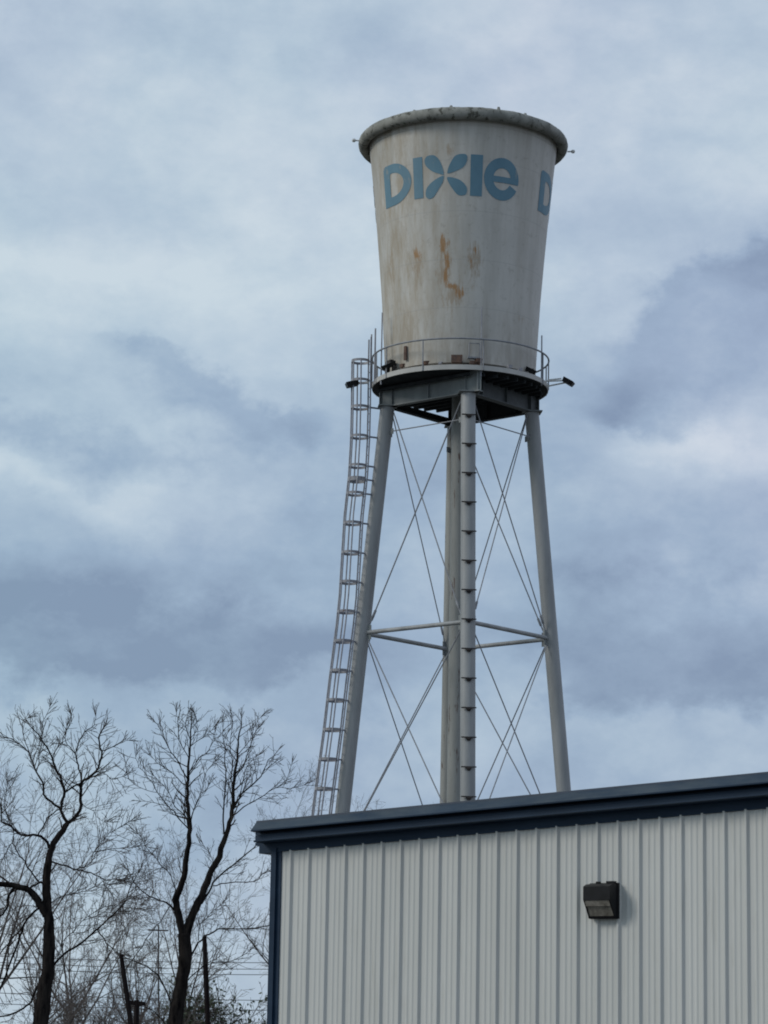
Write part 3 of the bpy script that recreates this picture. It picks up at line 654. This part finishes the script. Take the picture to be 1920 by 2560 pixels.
# tree B (middle)
Bt=TreeB(72); k=dict(ox=300,oy=1740,sc=2.697)
Bt.limb([(345,2800),(352,2500),(372,2212),(402,2000),(432,1850),(440,1700),(430,1600)],100,76,0,0,**k)
Bt.limb([(425,1620),(400,1500),(375,1400),(390,1320),(430,1220),(450,1080),(470,940),(465,800),(455,650),(460,520),(470,350),(480,200)],50,7,-.1,.75,.9,2,start=.5,**k)
Bt.limb([(445,1620),(490,1470),(550,1350),(610,1200),(670,1080),(715,930),(750,820),(762,720),(770,560),(790,400),(800,300),(820,180)],54,6,.1,.75,.9,2,start=.5,**k)
for pl,a,b,dd,sd,sl in [
 ([(700,930),(700,800),(705,680),(710,540),(705,400),(690,250),(690,170)],14,4,.15,1.3,.75),
 ([(760,770),(800,690),(870,620),(950,540),(1000,440),(1040,400)],15,4,-.2,1.4,.9),
 ([(760,810),(830,750),(930,690),(1050,620),(1150,625),(1240,600)],10,3,.3,1.2,.8),
 ([(1050,620),(1120,560),(1160,450)],5,3,-.2,1.4,.6),
 ([(745,560),(760,450),(740,330),(760,200),(750,140)],8,3,-.3,1.5,.7),
 ([(775,560),(830,470),(880,330),(900,220),(950,140)],9,3,.3,1.5,.75),
 ([(790,400),(850,330),(930,220)],6,3,-.3,1.5,.7),
 ([(800,680),(830,580),(850,480),(930,400)],7,3,-.2,1.5,.8),
 ([(720,750),(735,600),(760,480)],7,3,-.3,1.2,.7),
 ([(550,1400),(600,1320),(650,1235),(760,1140),(900,1020),(980,930)],16,6,.3,.7,.9),
 ([(630,1280),(720,1262),(900,1252),(960,1200),(1010,1180),(1080,1150)],9,5,-.3,1.0,.9),
 ([(465,900),(380,800),(330,750),(250,650),(220,580),(130,480),(110,400)],10,3,.25,1.3,.85),
 ([(250,650),(150,620),(60,560),(40,450)],5,3,.2,1.3,.7),
 ([(330,750),(240,720),(140,710)],5,3,-.2,1.3,.6),
 ([(460,890),(435,800),(370,750),(350,690),(290,600),(230,540)],9,3,-.25,1.3,.8),
 ([(455,560),(400,450),(320,340),(270,230),(240,180)],10,3,.25,1.5,.8),
 ([(440,600),(350,520),(250,450),(200,400)],8,3,-.25,1.4,.8),
 ([(440,860),(435,740),(440,640)],8,6,-.3,1.0,.6),
 ([(470,880),(500,760),(560,620),(580,520),(640,440)],9,3,-.25,1.2,.75),
 ([(480,820),(530,700),(600,600)],6,3,.3,1.0,.6),
 ([(460,520),(530,420),(600,360),(640,250)],8,3,.25,1.4,.75),
 ([(475,340),(560,280),(635,210)],6,3,-.25,1.5,.7),
 ([(465,420),(400,300),(390,180),(380,110)],7,3,-.2,1.5,.7),
 ([(475,300),(440,200),(460,110)],5,3,.2,1.5,.65),
 ([(478,300),(520,200),(500,110)],5,3,.1,1.5,.65),
 ([(378,1330),(340,1210),(250,1110),(180,1020),(120,930)],9,4,.2,1.2,.8),
 ([(362,1440),(300,1390),(200,1350),(120,1290),(60,1180)],13,4,-.2,1.3,1.0),
 ([(350,1400),(270,1520),(180,1640),(90,1770),(30,1850)],6,7,.25,.8,.8),
 ([(478,1760),(530,1665),(600,1605),(700,1572),(850,1570),(1000,1545),(1100,1500)],14,5,-.2,1.1,.9),
 ([(455,1920),(550,1830),(620,1800),(760,1782),(870,1720)],9,4,.25,1.0,.8),
 ([(345,2090),(300,1960),(240,1870),(150,1812),(30,1770)],14,6,.2,.8,.8),
 ([(320,2250),(260,2150),(180,2100),(100,2090)],9,5,-.2,1.2,.8),
 ([(530,1650),(540,1540),(600,1480),(690,1400)],8,3,.2,1.3,.8),
 ([(640,1230),(620,1100),(560,1000)],5,3,.3,1.4,.8),
 ([(420,1210),(400,1150),(410,1090)],6,3,.2,1.4,.5)]:
    Bt.limb(pl,a,b,dd,sd,sl,2,start=.2,**k)
finish(Bt,'tall dark bare tree forking into two stems, nearest to the warehouse corner',None,loc=at(300+345/2.697,2740,72))
# background trees, fully grown by rule
def bgtree(px,Y,toppy,spread,label,group,seed,lv=4,cm=None,dens_=.5,fork=.28,r=None):
    global rnd; rnd=random.Random(seed); T=TreeB(Y); base=at(px,2600,Y); base.z=0; top=at(px,toppy,Y).z
    H=top; pts=[base.copy()]; p=base.copy(); d=V((0,0,1)); n=7; zt_=H*fork
    for i in range(n): d=(d+T.rand()*.05).normalized(); p=p+d*zt_/n; pts.append(p.copy())
    r=r or H*.008; T.tr.tube(pts,[r*1.2-(r*.35)*i/n for i in range(n+1)],8)
    kn=rnd.randint(5,7)
    for c in range(kn):
        az=2*math.pi*(c+rnd.random()*.6)/kn; an=math.radians(rnd.uniform(12,spread)); nd=V((math.sin(an)*math.cos(az),math.sin(an)*math.sin(az),math.cos(an)))
        q=pts[-1-rnd.randint(0,2)]; L=(H-q.z)*rnd.uniform(.62,.82)
        # limb in trunk mesh
        pp=[q.copy()]; d=nd; m_=6; st=L/m_
        for i in range(m_): d=(d+T.rand()*.10+UP*.06).normalized(); pp.append(pp[-1]+d*st)
        rr=[r*.55*(1-.85*i/m_) for i in range(m_+1)]; T.tr.tube(pp,rr,5)
        for i in range(1,m_+1):
            for w in range(2 if i<m_ else 3):
                dd=(pp[i]-pp[i-1]).normalized(); sd=dd.cross(T.rand()).normalized(); a2=math.radians(rnd.uniform(20,55)) if i<m_ or w else .1
                T.grow(pp[i],dd*math.cos(a2)+sd*math.sin(a2),L*rnd.uniform(.28,.42),max(.012,rr[i]*.6),lv-1,dens_,.08,.17)
    return finish(T,label,group,cm or FTWIG,cm or FTWIG,loc=base)
G='bare trees in the background'
bgtree(-70,96,1800,38,'grey bare tree cut by the left edge of the photo, behind the dark one',G,3,4)
bgtree(210,100,2040,50,'grey twiggy tree between the two dark trees, left of the thin leaning post',G,5,4)
bgtree(90,118,2150,55,'low far bare tree behind the trunk of the left dark tree',G,8,4)
bgtree(462,104,2080,30,'pale bare tree behind the right stem of the forked tree',G,21,4)
bgtree(345,120,2200,50,'far low bare tree behind the short post',G,27,4)
bgtree(765,150,1950,45,'far bare treetop behind the warehouse roof, below the tower ladder',G,41,4)
bgtree(1222,160,1978,30,'tiny far treetop behind the warehouse roof, right of the front tower leg',G,44,3)
rnd=random.Random(51)
# thicket and leafy shrub
def shrub(px,Y,toppy,w,label,seed,leafy):
    global rnd; rnd=random.Random(seed); T=TreeB(Y); base=at(px,2600,Y); base.z=0; H=at(px,toppy,Y).z
    for c in range(26 if leafy else 12):
        b=base+V((rnd.uniform(-w,w)*.5,rnd.uniform(-w,w)*.5,0)); d=V((rnd.uniform(-.35,.35),rnd.uniform(-.35,.35),1)).normalized(); L=H*rnd.uniform(.5,.8)
        p=b; pp=[b]
        for i in range(5): d=(d+T.rand()*.1).normalized(); p=p+d*L/5; pp.append(p)
        T.tr.tube(pp,[.03-.004*i for i in range(6)],4)
        for i in range(2,6):
            for q in range(3): T.grow(pp[i],d+T.rand()*.55,H*rnd.uniform(.15,.30),.010,2,1.2,.1,.2)
    root=empty('leafy_shrub' if leafy else 'bare_shrub',base,label,'shrub')
    T.tr.build('stem',BARK,root,smooth=180,fix=False); T.cr.build('twigs',TWIG if leafy else FTWIG,root,smooth=180,fix=False)
    if leafy:
        lf=MB(); vs=T.cr.v
        for q in range(2600):
            c=rnd.choice(vs)+T.rand()*.05; a=T.rand().normalized(); b=a.cross(T.rand()).normalized(); s_=rnd.uniform(.045,.09); i=len(lf.v)
            lf.v+=[c-a*s_,c+b*s_*.45,c+a*s_,c-b*s_*.45]; lf.f.append((i,i+1,i+2,i+3))
        lf.build('foliage',LEAF,root,smooth=0,fix=False)
shrub(492,80,2455,2.0,'dark green leafy shrub at the foot of the utility pole near the warehouse',61,True)
shrub(235,78,2400,3.0,'dense dark twiggy shrub between the left tree and the leaning post',62,False)
shrub(150,84,2420,2.6,'dark twiggy shrub just right of the left tree trunk',63,False)
shrub(395,80,2430,2.4,'twiggy shrub behind the foot of the forked tree',64,False)
# posts and utility poles
def post(name,pl,wpx,Y,label,cat,extra=None):
    pts=[at(x,y,Y) for x,y in pl]; d=pts[-1]-pts[-2]; pts.append(pts[-1]+d*(-pts[-1].z/d.z)); root=empty(name,V((pts[-1].x,pts[-1].y,0)),label,cat)
    r=wpx*Y/F/2; MB().tube(pts,[r*.82]+[r]*(len(pts)-1),12).build('pole',WOODP if Y<140 else FARW,root)
    if extra: extra(root,pts,Y)
    return root,pts
def arms(root,pts,Y):
    for q in (.3,): p=pts[0]-UP*q; MB().beam(p-V((.55,0,0))+UP*.02,p+V((.55,0,0)),.07,.08).build('crossarm',FARW,root,smooth=0)
post('wooden_post',[(303,2386),(310,2440),(322,2520),(331,2600)],12.5,66,'dark leaning wooden post left of the forked tree, with a bare top','post')
def cap(root,pts,Y): MB().beam(pts[0]-V((.22,0,.06)),pts[0]+V((.2,0,-.09)),.1,.1).build('crossbar',WOODP,root,smooth=0)
post('wooden_post',[(343,2500),(341,2540),(340,2600)],14,67,'short dark post with a small crossbar beside the leaning post','post',cap)
post('utility_pole',[(511,2341),(514,2420),(518,2520),(521,2600)],13,74,'dark slim utility pole right of the forked tree','utility pole')
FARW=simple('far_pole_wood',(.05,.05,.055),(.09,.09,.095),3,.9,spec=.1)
post('utility_pole',[(396,2312),(396,2400),(397,2600)],4,150,'thin far utility pole with a crossarm behind the forked tree','utility pole',arms)
GW='overhead wires behind the trees'
for ya,yb,lab in ((2394,2401,'topmost overhead wire behind the trees and warehouse corner'),(2409,2418,'second overhead wire from the top behind the trees'),(2424,2431,'third overhead wire from the top behind the trees'),(2484,2497,'overhead wire below the upper three, fourth from the top'),(2512,2520,'lowest overhead wire behind the trees')):
    a=at(-500,ya-31,150); b=at(1300,yb-3,150); pts=[]
    for i in range(25):
        t=i/24; p=a.lerp(b,t); p.z-=1.0*math.sin(math.pi*t)*.5; pts.append(p)
    tag(MB().tube(pts,.019,5).build('overhead_wire',WIRE),lab,'wire',GW)
# ------------------------------------------------------------------ render settings
S.render.engine='CYCLES'; S.view_settings.view_transform='Standard'; S.view_settings.look='None'; S.view_settings.exposure=0; S.view_settings.gamma=1
S.render.filter_size=1.8; S.cycles.filter_width=1.9; S.cycles.max_bounces=6
